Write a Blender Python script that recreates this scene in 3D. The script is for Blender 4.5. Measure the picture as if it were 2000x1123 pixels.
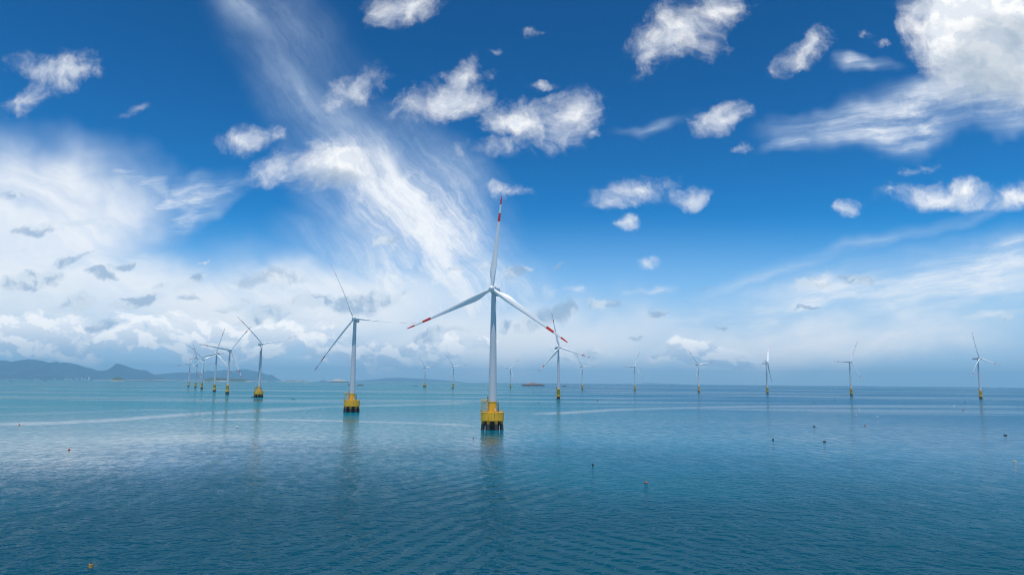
import bpy, math, random
import numpy as np
from mathutils import Vector, Matrix, noise as mnoise

for o in list(bpy.data.objects):
    bpy.data.objects.remove(o)
SC = bpy.context.scene
C = SC.collection
R = math.radians
random.seed(4)

# ------------------------------------------------------------------ camera
CAM_H, PITCH, ROLL = 30.725, R(7.79), R(0.4555)
RE = 6371000 * 7 / 6                      # earth radius with refraction: the sea curves away
_f = Vector((0, math.cos(PITCH), math.sin(PITCH)))
_r0, _u0 = Vector((1, 0, 0)), Vector((0, -math.sin(PITCH), math.cos(PITCH)))
_r = _r0 * math.cos(ROLL) + _u0 * math.sin(ROLL)
_u = _u0 * math.cos(ROLL) - _r0 * math.sin(ROLL)
cam = bpy.data.cameras.new('camera')
cam.lens, cam.sensor_width, cam.clip_start, cam.clip_end = 24, 36, 1.0, 200000
camo = bpy.data.objects.new('camera', cam)
C.objects.link(camo)
camo.matrix_world = Matrix(((_r.x, _u.x, -_f.x, 0), (_r.y, _u.y, -_f.y, 0), (_r.z, _u.z, -_f.z, CAM_H), (0, 0, 0, 1)))
SC.camera = camo


def ray(x, y):
    """direction seen at a point of the 2000 x 1123 photograph (a survey of where things stand)"""
    return (_f + _r * ((x - 1000) / 1333.33) + _u * ((561.5 - y) / 1333.33)).normalized()


def on_sea(x, y):
    """the spot on the curved sea along that direction"""
    d = ray(x, y)
    h = math.hypot(d.x, d.y)
    a, b, c = h * h / (2 * RE), d.z, CAM_H
    disc = b * b - 4 * a * c
    t = (-b - math.sqrt(disc)) / (2 * a) if disc > 0 else -b / (2 * a)
    return Vector((d.x * t, d.y * t, -(t * h) ** 2 / (2 * RE)))


def at_dist(x, y, D):
    """point at horizontal distance D along that direction"""
    d = ray(x, y)
    t = D / math.hypot(d.x, d.y)
    return Vector((d.x * t, d.y * t, CAM_H + d.z * t))


# ------------------------------------------------------------------ node helper
class NT:
    def __init__(s, tree):
        s.t = tree
        tree.nodes.clear()

    def n(s, kind, **kw):
        nd = s.t.nodes.new(kind)
        for k, v in kw.items():
            setattr(nd, k, v)
        return nd

    def put(s, sock, v):
        if isinstance(v, bpy.types.NodeSocket):
            s.t.links.new(v, sock)
        elif v is not None:
            if sock.type == 'RGBA' and len(v) == 3:
                v = (*v, 1)
            sock.default_value = v

    def m(s, op, a, b=None, c=None, clamp=False):
        nd = s.n('ShaderNodeMath', operation=op, use_clamp=clamp)
        for i, v in enumerate((a, b, c)):
            if v is not None:
                s.put(nd.inputs[i], v)
        return nd.outputs[0]

    def v(s, op, a, b=None, c=None):
        nd = s.n('ShaderNodeVectorMath', operation=op)
        for i, q in enumerate((a, b, c)):
            if q is not None:
                s.put(nd.inputs[i], q)
        return nd.outputs['Value'] if op in ('LENGTH', 'DOT_PRODUCT') else nd.outputs[0]

    def ss(s, x, lo, hi, a=0.0, b=1.0):
        nd = s.n('ShaderNodeMapRange', interpolation_type='SMOOTHSTEP')
        for i, q in enumerate((x, lo, hi, a, b)):
            s.put(nd.inputs[i], q)
        return nd.outputs[0]

    def lin(s, x, lo, hi, a=0.0, b=1.0):
        nd = s.n('ShaderNodeMapRange')
        for i, q in enumerate((x, lo, hi, a, b)):
            s.put(nd.inputs[i], q)
        return nd.outputs[0]

    def noise(s, vec, scale, detail=4, rough=.5, dist=0.0, dims='3D', color=False):
        nd = s.n('ShaderNodeTexNoise', noise_dimensions=dims)
        s.put(nd.inputs['Vector'], vec)
        nd.inputs['Scale'].default_value = scale
        nd.inputs['Detail'].default_value = detail
        nd.inputs['Roughness'].default_value = rough
        nd.inputs['Distortion'].default_value = dist
        return nd.outputs['Color' if color else 'Fac']

    def mix(s, fac, a, b, blend='MIX'):
        nd = s.n('ShaderNodeMix', data_type='RGBA', blend_type=blend)
        s.put(nd.inputs[0], fac)
        s.put(nd.inputs[6], a)
        s.put(nd.inputs[7], b)
        return nd.outputs[2]

    def xyz(s, x, y, z=0.0):
        nd = s.n('ShaderNodeCombineXYZ')
        for i, q in enumerate((x, y, z)):
            s.put(nd.inputs[i], q)
        return nd.outputs[0]

    def sep(s, v):
        nd = s.n('ShaderNodeSeparateXYZ')
        s.put(nd.inputs[0], v)
        return nd.outputs


# ------------------------------------------------------------------ sun and sky
SUN_EL, SUN_AZ = R(78), R(178)            # azimuth clockwise from +Y: high, behind the camera
sd = Vector((math.sin(SUN_AZ) * math.cos(SUN_EL), math.cos(SUN_AZ) * math.cos(SUN_EL), math.sin(SUN_EL)))
sun = bpy.data.lights.new('sun', 'SUN')
sun.energy, sun.angle, sun.color = 4.7, R(0.5), (1.0, 0.965, 0.91)
suno = bpy.data.objects.new('sun', sun)
C.objects.link(suno)
suno.rotation_euler = sd.to_track_quat('Z', 'Y').to_euler()

SC.view_settings.view_transform = 'Standard'
SC.view_settings.look = 'None'
SC.view_settings.exposure = 0
SC.view_settings.gamma = 1
SC.view_settings.use_curve_mapping = False
SC.cycles.max_bounces = 5
SC.cycles.diffuse_bounces = 2
SC.cycles.glossy_bounces = 3
SC.cycles.volume_bounces = 0
SC.cycles.use_fast_gi = False
SC.cycles.use_denoising = True
SC.cycles.use_adaptive_sampling = False
SC.cycles.filter_width = 1.1


def uv(x, y):
    d = ray(x, y)
    return d.x / d.y, d.z / d.y


def build_sky():
    w = bpy.data.worlds.new('World')
    SC.world = w
    w.use_nodes = True
    N = NT(w.node_tree)
    out = N.n('ShaderNodeOutputWorld')
    bg, bg2 = N.n('ShaderNodeBackground'), N.n('ShaderNodeBackground')
    ms = N.n('ShaderNodeMixShader')
    N.t.links.new(bg2.outputs[0], ms.inputs[1])
    N.t.links.new(bg.outputs[0], ms.inputs[2])
    N.t.links.new(ms.outputs[0], out.inputs[0])
    bg2.inputs[1].default_value = 0.1
    sky = N.n('ShaderNodeTexSky', sky_type='NISHITA', sun_disc=False)
    sky.sun_elevation, sky.sun_rotation = SUN_EL, SUN_AZ
    sky.ozone_density, sky.dust_density, sky.air_density = 8, 0.2, 1
    bg.inputs[1].default_value = 0.1
    # deeper, polarised blue high up
    sc = N.n('ShaderNodeSeparateColor')
    N.put(sc.inputs[0], sky.outputs[0])
    cc = N.n('ShaderNodeCombineColor')
    for i, (ref, ex, k) in enumerate(((5.0, 3.0, 3.0), (6.0, 1.95, 9.6), (6.0, 2.1, 8.5))):
        N.put(cc.inputs[i], N.m('MULTIPLY', N.m('POWER', N.m('DIVIDE', sc.outputs[i], ref), ex), k))
    clear0 = cc.outputs[0]
    # where in the sky: tangent coordinates round the +Y horizon
    tc = N.n('ShaderNodeTexCoord').outputs['Generated']
    x, y, z = N.sep(tc)
    yc = N.m('MAXIMUM', y, 0.08)
    U, V = N.m('DIVIDE', x, yc), N.m('DIVIDE', z, yc)
    uvv = N.xyz(U, V)
    clear = N.mix(N.ss(V, .26, .03, 0, .9), clear0, (4.6, 6.6, 9.6))
    front = N.m('MULTIPLY', N.ss(y, 0.15, 0.4), N.ss(V, 1.15, .85), clamp=True)
    warp = N.v('SUBTRACT', N.noise(uvv, 7.0, 3, .55, color=True), (.5, .5, .5))
    warp2 = N.v('SUBTRACT', N.noise(uvv, 24.0, 4, .6, color=True), (.5, .5, .5))
    P = N.v('MULTIPLY_ADD', warp2, (.05, .032, 0), N.v('MULTIPLY_ADD', warp, (.085, .06, 0), uvv))          # cumulus outlines
    PW = N.v('MULTIPLY_ADD', warp, (.16, .10, 0), uvv)           # veil outlines
    PV = N.v('MULTIPLY_ADD', warp, (.09, .06, 0), uvv)          # cirrus outlines
    n1 = N.m('MULTIPLY_ADD', N.noise(P, 12.0, 8, .62), .68, N.m('MULTIPLY', N.noise(PW, 46.0, 6, .62), .32))
    # streaks that run together towards the horizon
    vu, vv = uv(1060, 790)
    du, dv = N.m('SUBTRACT', U, vu), N.m('SUBTRACT', V, vv)
    th = N.m('ARCTAN2', dv, du)
    rr = N.m('LOGARITHM', N.m('MAXIMUM', N.m('SQRT', N.m('ADD', N.m('MULTIPLY', du, du), N.m('MULTIPLY', dv, dv))), .02), 2.718)
    wx, wy, _ = N.sep(warp)
    fan = N.noise(N.xyz(N.m('MULTIPLY_ADD', wx, .2, th), N.m('MULTIPLY', rr, .22)), 9.0, 8, .60)
    # feathery streaks nearly level, for the right-hand cirrus and the feather on the left
    lev = N.noise(N.v('MULTIPLY', N.v('MULTIPLY_ADD', warp, (.2, .03, 0), N.xyz(N.m('MULTIPLY_ADD', V, .9, U), N.m('MULTIPLY_ADD', U, -.17, V))), (3.0, 17, 1)), 1.3, 8, .66)

    def blobs(lst, pos, grow=1.0):
        # each lobe is fed the running result in z (weighted to nothing) so that they are worked out one by one
        acc = None
        bx, by, _ = N.sep(pos)
        for b in lst:
            px, py, rx, ry, rot, s = b
            rx, ry = rx * grow, ry * grow
            u0, v0 = uv(px, py)
            ru = rx * (uv(px + 20, py)[0] - uv(px - 20, py)[0]) / 40
            rv = ry * (uv(px, py - 20)[1] - uv(px, py + 20)[1]) / 40
            pos = N.xyz(bx, by, acc if acc is not None else 0.0)
            if rot:
                mp = N.n('ShaderNodeMapping', vector_type='TEXTURE')
                N.put(mp.inputs[0], pos)
                mp.inputs[1].default_value = (u0, v0, 0)
                mp.inputs[2].default_value = (0, 0, R(rot))
                mp.inputs[3].default_value = (ru, rv, 1e6)
                q = mp.outputs[0]
            else:
                q = N.v('MULTIPLY_ADD', pos, (1 / ru, 1 / rv, 0), (-u0 / ru, -v0 / rv, 0))
            d = N.m('MULTIPLY_ADD', N.v('LENGTH', q), -s, s)
            acc = N.m('MAXIMUM', acc if acc is not None else 0.0, d)
        return acc

    # --- thin veil, soft
    dia = N.noise(N.v('MULTIPLY', N.v('MULTIPLY_ADD', warp2, (.10, .012, 0), N.v('MULTIPLY_ADD', warp, (.2, .06, 0), N.xyz(N.m('SUBTRACT', N.m('MULTIPLY', U, .62), N.m('MULTIPLY', V, .78)), N.m('MULTIPLY_ADD', V, .62, N.m('MULTIPLY', U, .78))))), (2.6, 12, 1)), 1.2, 9, .70)
    veil_a = blobs([
        (0, 430, 430, 230, 0, 1.6), (60, 560, 700, 140, 0, 1.3), (560, 600, 700, 130, 0, 1.3), (1000, 660, 700, 120, 0, 1.15), (1560, 670, 900, 110, 4, 1.0)], PW)
    veil_d = blobs([(1600, 590, 640, 85, 14, 1.05), (1850, 560, 640, 120, 13, 1.15), (1980, 480, 300, 50, 15, .8), (1700, 478, 480, 26, 17, .5), (1480, 548, 420, 26, 16, .6), (1900, 420, 300, 22, 18, .4), (1300, 630, 440, 60, 8, .9)], PV)
    veil_b = blobs([
        (1760, 235, 330, 70, 8, 1.25), (1900, 200, 260, 80, 6, 1.2), (1560, 285, 120, 30, 12, .7), (1690, 130, 70, 20, 0, .9),
        (340, 400, 200, 70, 22, 1.35), (270, 350, 150, 34, -25, .9), (440, 350, 110, 26, 14, .8), (1280, 237, 110, 18, 10, .45), (1265, 575, 75, 13, 14, .8),
        (1950, 620, 300, 40, 4, .7), (1300, 665, 300, 25, 0, .55)], PW)
    veil_c = blobs([
        (470, 0, 300, 80, -52, .52), (590, 190, 330, 100, -53, .54), (560, 60, 330, 130, -48, .4), (700, 310, 300, 140, -48, .75), (810, 430, 330, 200, -50, 1.35), (860, 560, 380, 160, -20, 1.3)], PV)
    va = N.m('MULTIPLY', N.ss(veil_a, 0, 1.0), N.ss(N.m('MULTIPLY_ADD', N.m('SUBTRACT', fan, .48), N.ss(rr, -1.6, -.7), .48), .25, .70, .7, 1.12))
    vb = N.m('MULTIPLY', N.ss(veil_b, 0, .9), N.ss(lev, .30, .70, .15, 1.0))
    vc = N.m('MULTIPLY', N.ss(veil_c, 0, 1.05), N.m('MULTIPLY', N.ss(dia, .30, .66, .34, 1.08), N.ss(n1, .3, .62, .86, 1.05)))
    vd = N.m('MULTIPLY', N.ss(veil_d, 0, 1.05), N.ss(lev, .28, .72, .4, 1.05))
    veil = N.m('MULTIPLY', N.m('MAXIMUM', N.m('MAXIMUM', va, vc), N.m('MAXIMUM', vb, vd)), .95, clamp=True)
    col = N.mix(veil, clear, N.mix(N.ss(veil, .2, .9), (6.2, 7.6, 9.4), (9.8, 10.1, 10.5)))
    # --- bank of cumulus low on the left and the heap on the right
    PB = N.v('MULTIPLY_ADD', warp2, (.018, .014, 0), PV)
    nb = N.noise(N.v('MULTIPLY', PB, (1, 1.35, 1)), 30.0, 9, .55)
    nb2 = N.noise(N.v('MULTIPLY', N.v('ADD', PB, (.004, .011, 0)), (1, 1.35, 1)), 30.0, 5, .55)
    bank = blobs([(90, 655, 400, 66, 0, 1.0), (430, 660, 380, 62, 0, 1.0), (740, 690, 260, 45, 0, .85), (870, 670, 130, 30, 0, .8), (1110, 690, 120, 35, 0, .6),
                  (1385, 696, 120, 34, 0, 1.5), (1360, 684, 70, 28, 0, 1.4), (1290, 700, 40, 18, 0, .8)], PB)
    ba = N.ss(N.m('MULTIPLY_ADD', N.m('SUBTRACT', nb, .5), 1.5, bank), .22, .52)
    ba = N.m('MULTIPLY', ba, N.ss(bank, 0, .2))
    lit = N.ss(N.m('SUBTRACT', nb, nb2), -.055, .10)
    litv = N.m('MULTIPLY_ADD', N.ss(V, uv(500, 705)[1], uv(500, 620)[1]), .75, N.m('MULTIPLY', lit, .55), clamp=True)
    col = N.mix(N.m('MULTIPLY', ba, .92), col, N.mix(litv, (4.7, 6.3, 8.4), (12.4, 12.3, 12.2)))
    na = N.noise(P, 17.0, 4, .55)
    ns = N.noise(N.v('ADD', P, (.006, .014, 0)), 17.0, 4, .55)
    litp = N.ss(N.m('SUBTRACT', na, ns), -.07, .07)
    # --- small grey clouds in front of the veil
    grey = blobs([
        (75, 445, 62, 17, 0, 1.0), (155, 438, 32, 10, 0, .9), (50, 545, 90, 28, 8, 1.1), (30, 375, 40, 20, 10, .8), (140, 505, 50, 12, 15, .8),
        (150, 585, 46, 16, 5, 1.0), (280, 585, 60, 17, 12, 1.0), (205, 535, 36, 11, 0, .8), (245, 518, 34, 9, 10, .7), (380, 545, 50, 16, 20, .7),
        (205, 632, 40, 16, 0, .8), (330, 555, 30, 8, 20, .6), (400, 500, 30, 8, 10, .6), (375, 575, 30, 10, 0, .7), (440, 590, 45, 12, 10, .8),
        (600, 585, 62, 18, 0, 1.0), (520, 605, 90, 22, 8, .8), (530, 548, 90, 22, 0, .8), (705, 590, 66, 26, 10, 1.0), (760, 585, 40, 14, 5, .8),
        (745, 480, 32, 13, 15, .75), (890, 528, 34, 9, 20, .8), (937, 524, 18, 12, 0, .7), (1015, 537, 52, 15, 15, .7), (800, 575, 22, 8, 0, .7),
        (855, 650, 46, 16, 0, .8), (893, 652, 24, 9, 15, .7), (975, 635, 26, 15, 20, .8), (1040, 625, 48, 22, 20, .9), (1100, 603, 44, 20, 10, .9), (1185, 595, 44, 15, -5, .9),
        (1277, 618, 34, 11, 20, .95), (1245, 657, 16, 6, 0, .8), (1572, 600, 40, 5, -2, 1.0), (1590, 560, 45, 16, 5, .85), (1680, 550, 38, 16, -5, .95),
        (1985, 620, 32, 7, 0, .8), (1402, 640, 18, 6, 0, .6), (1372, 560, 20, 7, 25, .5), (1100, 520, 24, 9, 20, .5)], P, 1.2)
    ga = N.m('MULTIPLY', N.ss(N.m('MULTIPLY_ADD', N.m('SUBTRACT', n1, .5), 2.0, N.m('MULTIPLY', grey, 1.35)), .2, .8), N.ss(grey, 0, .3))
    col = N.mix(N.m('MULTIPLY', ga, .78), col, N.mix(litp, (3.3, 4.8, 6.8), (7.4, 8.4, 9.4)))
    # --- white cumulus puffs
    puff = blobs([
        (1970, 40, 190, 165, 0, 3.2), (1915, 110, 120, 95, 20, 2.2), (1870, 40, 75, 80, 25, 1.6), (1790, 195, 95, 26, 35, .6),
        (1330, 55, 105, 62, 25, 1.05), (1400, 15, 75, 40, 20, .95), (1275, 105, 50, 26, 60, .7), (800, 5, 90, 42, 10, 1.05), (775, 20, 50, 26, 0, .8),
        (870, 195, 115, 48, 8, 1.1), (900, 140, 58, 26, 40, .9), (955, 135, 24, 12, 0, .6), (1020, 240, 95, 55, -10, 1.15), (1115, 225, 75, 50, 30, 1.1), (990, 285, 60, 30, 20, .8),
        (1055, 170, 28, 10, 0, .7), (1150, 258, 28, 14, 20, .7), (893, 297, 30, 18, 50, .6),
        (655, 315, 100, 58, 0, 1.5), (550, 318, 75, 40, 25, .8), (480, 268, 66, 30, 12, 1.0), (530, 255, 36, 16, 0, .7),
        (700, 165, 75, 38, 15, .75), (650, 190, 40, 24, 40, .5), (75, 130, 95, 32, -10, .7), (150, 130, 70, 42, 30, .75), (45, 185, 62, 34, 35, .75), (205, 130, 30, 20, 0, .5),
        (1415, 232, 62, 28, 22, .95), (1440, 290, 24, 12, 10, .5), (1570, 100, 78, 28, 28, .95), (1245, 370, 92, 34, 12, 1.05), (1355, 380, 44, 24, 10, 1.1), (1217, 436, 34, 18, 5, 1.1), (1195, 395, 40, 16, 0, .6),
        (1825, 377, 120, 32, 0, 1.2), (1870, 365, 60, 26, 0, 1.1), (1740, 372, 30, 18, 20, .8), (1990, 378, 55, 34, 15, 1.05), (1660, 412, 34, 18, 30, .8), (1785, 320, 40, 12, 10, .5),
        (988, 375, 60, 13, -3, .7), (1258, 520, 34, 15, 15, .75), (1618, 552, 38, 20, 10, .9), (1122, 567, 28, 15, 0, .9), (1090, 572, 36, 20, 0, .6),
        (530, 547, 60, 17, 0, .8), (1042, 72, 14, 10, 30, .5), (975, 100, 14, 8, 0, .5), (260, 215, 40, 12, 20, .4), (1690, 70, 18, 12, 40, .4), (1715, 92, 14, 12, 0, .45)], P, 1.22)
    rho = N.m('MULTIPLY_ADD', N.m('SUBTRACT', n1, .5), 2.6, puff)
    pa = N.m('MULTIPLY', N.ss(rho, .06, 1.32), N.ss(puff, 0.0, .25))
    # undersides: more cloud overhead than underfoot
    under = blobs([(1935, 150, 150, 85, 12, 1.4), (1880, 150, 80, 75, 20, 1.2), (1960, 80, 110, 60, 0, .9), (640, 350, 100, 30, 0, .8), (1030, 268, 80, 20, 0, .25), (1830, 398, 110, 14, 0, .4),
                   (1620, 565, 50, 12, 0, .5)], P)
    nl = N.noise(P, 9.0, 5, .55)
    ua = N.m('MULTIPLY', N.ss(under, 0, .55), N.ss(nl, .3, .62, 1.0, .45))
    pc = N.mix(ua, N.mix(N.m('MAXIMUM', N.m('MULTIPLY_ADD', litp, .45, .5), N.ss(rho, 1.8, .6, 0, .6)), (5.8, 6.8, 8.2), (11.2, 11.1, 10.9)), (3.7, 4.7, 5.9))
    col = N.mix(N.m('MULTIPLY', pa, .97), col, pc)
    # behind the viewer: open blue sky with some scattered cloud
    bn = N.ss(N.noise(N.v('MULTIPLY', tc, (1, 1, 2)), 3.0, 6, .55), .56, .78, 0, .35)
    back = N.mix(bn, clear, (7.2, 7.8, 8.6))
    N.put(ms.inputs[0], front)
    N.put(bg.inputs[0], col)
    N.put(bg2.inputs[0], back)


build_sky()


# ------------------------------------------------------------------ mesh helpers
class MB:
    def __init__(s):
        s.v, s.f = [], []

    def _add(s, vs, fs):
        o = len(s.v)
        s.v += [tuple(p) for p in vs]
        s.f += [tuple(i + o for i in q) for q in fs]

    def tube(s, p0, p1, r0, r1=None, n=10, caps=True):
        r1 = r0 if r1 is None else r1
        p0, p1 = Vector(p0), Vector(p1)
        q = (p1 - p0).to_track_quat('Z', 'Y').to_matrix()
        vs = []
        for p, r in ((p0, r0), (p1, r1)):
            for i in range(n):
                a = 2 * math.pi * i / n
                vs.append(p + q @ Vector((r * math.cos(a), r * math.sin(a), 0)))
        fs = [(i, (i + 1) % n, n + (i + 1) % n, n + i) for i in range(n)]
        if caps:
            fs += [tuple(range(n - 1, -1, -1)), tuple(range(n, 2 * n))]
        s._add(vs, fs)
        return s

    def path(s, pts, r, n=8):
        for a, b in zip(pts[:-1], pts[1:]):
            s.tube(a, b, r, r, n)
        return s

    def box(s, c, size, rot=None):
        c = Vector(c)
        m = rot.to_3x3() if rot else Matrix.Identity(3)
        vs = [c + m @ Vector((sx * size[0] / 2, sy * size[1] / 2, sz * size[2] / 2)) for sx in (-1, 1) for sy in (-1, 1) for sz in (-1, 1)]
        s._add(vs, [(0, 1, 3, 2), (4, 6, 7, 5), (0, 4, 5, 1), (2, 3, 7, 6), (0, 2, 6, 4), (1, 5, 7, 3)])
        return s

    def lathe(s, prof, n=48, m=None):
        vs, fs = [], []
        for r, z in prof:
            for i in range(n):
                a = 2 * math.pi * i / n
                p = Vector((r * math.cos(a), r * math.sin(a), z))
                vs.append(m @ p if m else p)
        k = len(prof)
        for j in range(k - 1):
            for i in range(n):
                a, b = j * n + i, j * n + (i + 1) % n
                fs.append((a, b, b + n, a + n))
        fs += [tuple(range(n - 1, -1, -1)), tuple(range((k - 1) * n, k * n))]
        s._add(vs, fs)
        return s

    def loft(s, rings):
        n = len(rings[0])
        vs = [p for r in rings for p in r]
        fs = [(j * n + i, j * n + (i + 1) % n, (j + 1) * n + (i + 1) % n, (j + 1) * n + i) for j in range(len(rings) - 1) for i in range(n)]
        fs += [tuple(range(n - 1, -1, -1)), tuple(range((len(rings) - 1) * n, len(rings) * n))]
        s._add(vs, fs)
        return s

    def mesh(s, name, mat, angle=35):
        me = bpy.data.meshes.new(name)
        me.from_pydata(s.v, [], s.f)
        me.polygons.foreach_set('use_smooth', [True] * len(me.polygons))
        me.set_sharp_from_angle(angle=R(angle))
        me.materials.append(mat)
        return me


def link(name, data, parent=None, mat=None):
    o = bpy.data.objects.new(name, data)
    C.objects.link(o)
    if parent:
        o.parent = parent
    if mat is not None:
        o.matrix_local = mat
    return o


def tag(o, label=None, cat=None, group=None, kind=None):
    for k, v in (('label', label), ('category', cat), ('group', group), ('kind', kind)):
        if v:
            o[k] = v
    return o


def material(name, build):
    m = bpy.data.materials.new(name)
    m.use_nodes = True
    N = NT(m.node_tree)
    out = N.n('ShaderNodeOutputMaterial')
    b = N.n('ShaderNodeBsdfPrincipled')
    N.t.links.new(b.outputs[0], out.inputs[0])
    build(N, b, out)
    return m


def simple(name, col, rough=.5, vary=.15, scale=2.0, metal=0.0):
    def f(N, b, out):
        tc = N.n('ShaderNodeTexCoord').outputs['Object']
        n = N.noise(tc, scale, 4, .6)
        d = tuple(c * (1 - vary * 1.6) for c in col)
        e = tuple(min(1, c * (1 + vary)) for c in col)
        N.put(b.inputs['Base Color'], N.mix(N.ss(n, .3, .7), d, e))
        b.inputs['Roughness'].default_value = rough
        b.inputs['Metallic'].default_value = metal
    return material(name, f)


# ------------------------------------------------------------------ materials
def _tower(N, b, out):
    tc = N.n('ShaderNodeTexCoord').outputs['Object']
    n = N.noise(N.v('MULTIPLY', tc, (1.6, 1.6, .06)), 1.0, 5, .6)
    x, y, z = N.sep(tc)
    c = N.mix(N.ss(n, .35, .75), (.52, .54, .54), (.45, .47, .47))
    # bolted section joints of the tower
    j = N.m('LESS_THAN', N.m('ABSOLUTE', N.m('SUBTRACT', N.m('MODULO', N.m('ADD', z, 11.6), 24.2), 12.1)), .07)
    N.put(b.inputs['Base Color'], N.mix(N.m('MULTIPLY', j, .4), c, (.45, .47, .48)))
    b.inputs['Roughness'].default_value = .38


def _blade(N, b, out):
    tc = N.n('ShaderNodeTexCoord').outputs['Object']
    x, y, z = N.sep(tc)
    n = N.noise(N.v('MULTIPLY', tc, (1.2, 1.2, .12)), 1.0, 5, .6)
    white = N.mix(N.ss(n, .4, .75), (.68, .69, .68), (.60, .61, .60))
    red = N.mix(N.ss(n, .35, .7), (.62, .035, .012), (.5, .03, .015))
    r1 = N.m('MULTIPLY', N.m('GREATER_THAN', z, 62 * .722), N.m('LESS_THAN', z, 62 * .815))
    r2 = N.m('GREATER_THAN', z, 62 * .908)
    N.put(b.inputs['Base Color'], N.mix(N.m('ADD', r1, r2), white, red))
    b.inputs['Roughness'].default_value = .35


def _yellow(N, b, out):
    tc = N.n('ShaderNodeTexCoord').outputs['Object']
    n = N.noise(N.v('MULTIPLY', tc, (1.3, 1.3, .09)), 1.0, 6, .65)
    n2 = N.noise(tc, 1.4, 6, .6)
    c = N.mix(N.ss(n2, .3, .7), (.70, .34, .002), (.82, .44, .004))
    c = N.mix(N.ss(n, .54, .66, 0, .8), c, (.17, .095, .008))
    rust = N.ss(N.m('MULTIPLY_ADD', n, .5, N.m('MULTIPLY', n2, .5)), .585, .66, 0, .8)
    c = N.mix(rust, c, (.13, .035, .01))
    N.put(b.inputs['Base Color'], c)
    b.inputs['Roughness'].default_value = .55


def _pile(top):
    def f(N, b, out):
        tc = N.n('ShaderNodeTexCoord').outputs['Object']
        x, y, z = N.sep(tc)
        n2 = N.noise(tc, 1.1, 6, .65)
        n3 = N.noise(tc, 3.0, 5, .6)
        yel = N.mix(N.ss(n3, .4, .6), (.50, .30, .008), (.28, .10, .01))
        blk = N.mix(N.ss(n2, .58, .70), N.mix(N.ss(n3, .35, .65), (.010, .010, .012), (.045, .035, .028)), (.14, .085, .02))
        N.put(b.inputs['Base Color'], N.mix(N.ss(N.m('MULTIPLY_ADD', N.m('SUBTRACT', n2, .5), 3.0, z), top - .5, top + .5), blk, yel))
        b.inputs['Roughness'].default_value = .75
    return f


def _monopile(N, b, out):
    tc = N.n('ShaderNodeTexCoord').outputs['Object']
    x, y, z = N.sep(tc)
    n = N.noise(N.v('MULTIPLY', tc, (1.1, 1.1, .12)), 1.0, 6, .65)
    n2 = N.noise(tc, 1.2, 6, .6)
    yel = N.mix(N.ss(n2, .3, .7), (.70, .34, .002), (.82, .44, .004))
    yel = N.mix(N.ss(n, .58, .68, 0, .7), yel, (.2, .10, .012))
    blk = N.mix(N.ss(n2, .4, .7), (.012, .011, .012), (.05, .04, .032))
    N.put(b.inputs['Base Color'], N.mix(N.ss(N.m('MULTIPLY_ADD', N.m('SUBTRACT', n2, .5), 1.2, z), 4.5, 5.0), blk, yel))
    b.inputs['Roughness'].default_value = .6


M_TOWER = material('white tower paint', _tower)
M_BLADE = material('blade paint with red bands', _blade)
M_HUB = simple('white gelcoat', (.66, .67, .66), .35, .06, .8)
M_NAC = simple('pale grey gelcoat', (.52, .54, .55), .4, .08, .8)
M_DARK = simple('dark vent', (.03, .03, .035), .6)
M_YEL = material('yellow platform paint', _yellow)
M_PILE = material('steel pile with growth', _pile(3.9))
M_MONO = material('monopile paint', _monopile)
M_YRAIL = simple('yellow rail paint', (.55, .37, .02), .5, .35, 3)
M_RUST = simple('rusty steel', (.085, .045, .03), .7, .3, 3)
M_STEEL = simple('dark steel', (.05, .06, .065), .55, .3, 3)
M_PLATE = simple('white plate', (.8, .8, .8), .5, .05)
M_CORE = simple('dark underside', (.022, .02, .016), .8, .3, 1.5)


# ------------------------------------------------------------------ sea
def slick_segments():
    lines = [  # surveyed run of each band of calm water, half width in metres across the view
        ([(-60, 829), (100, 826), (200, 821.5), (400, 806.5), (520, 801), (640, 795), (760, 792), (940, 786)], 1.3, 3.0),
        ([(-60, 812), (120, 806), (300, 800), (420, 803)], .55, 2.0),
        ([(350, 819.5), (480, 819), (600, 820.5), (760, 824.5), (900, 829.5), (940, 833)], 1.1, 1.7),
        ([(1020, 808.5), (1100, 806.5), (1200, 800), (1320, 796.5), (1500, 793.5), (1750, 793), (2050, 795)], 1.15, 2.4),
        ([(700, 800), (860, 793), (945, 786)], .6, 1.4),
        ([(1150, 782), (1300, 776), (1450, 774.5)], .6, 1.6),
        ([(1560, 771), (1700, 769), (2050, 767)], .5, 1.3),
        ([(980, 824), (1060, 823), (1180, 826)], .4, 1.2),
    ]
    return lines


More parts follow.
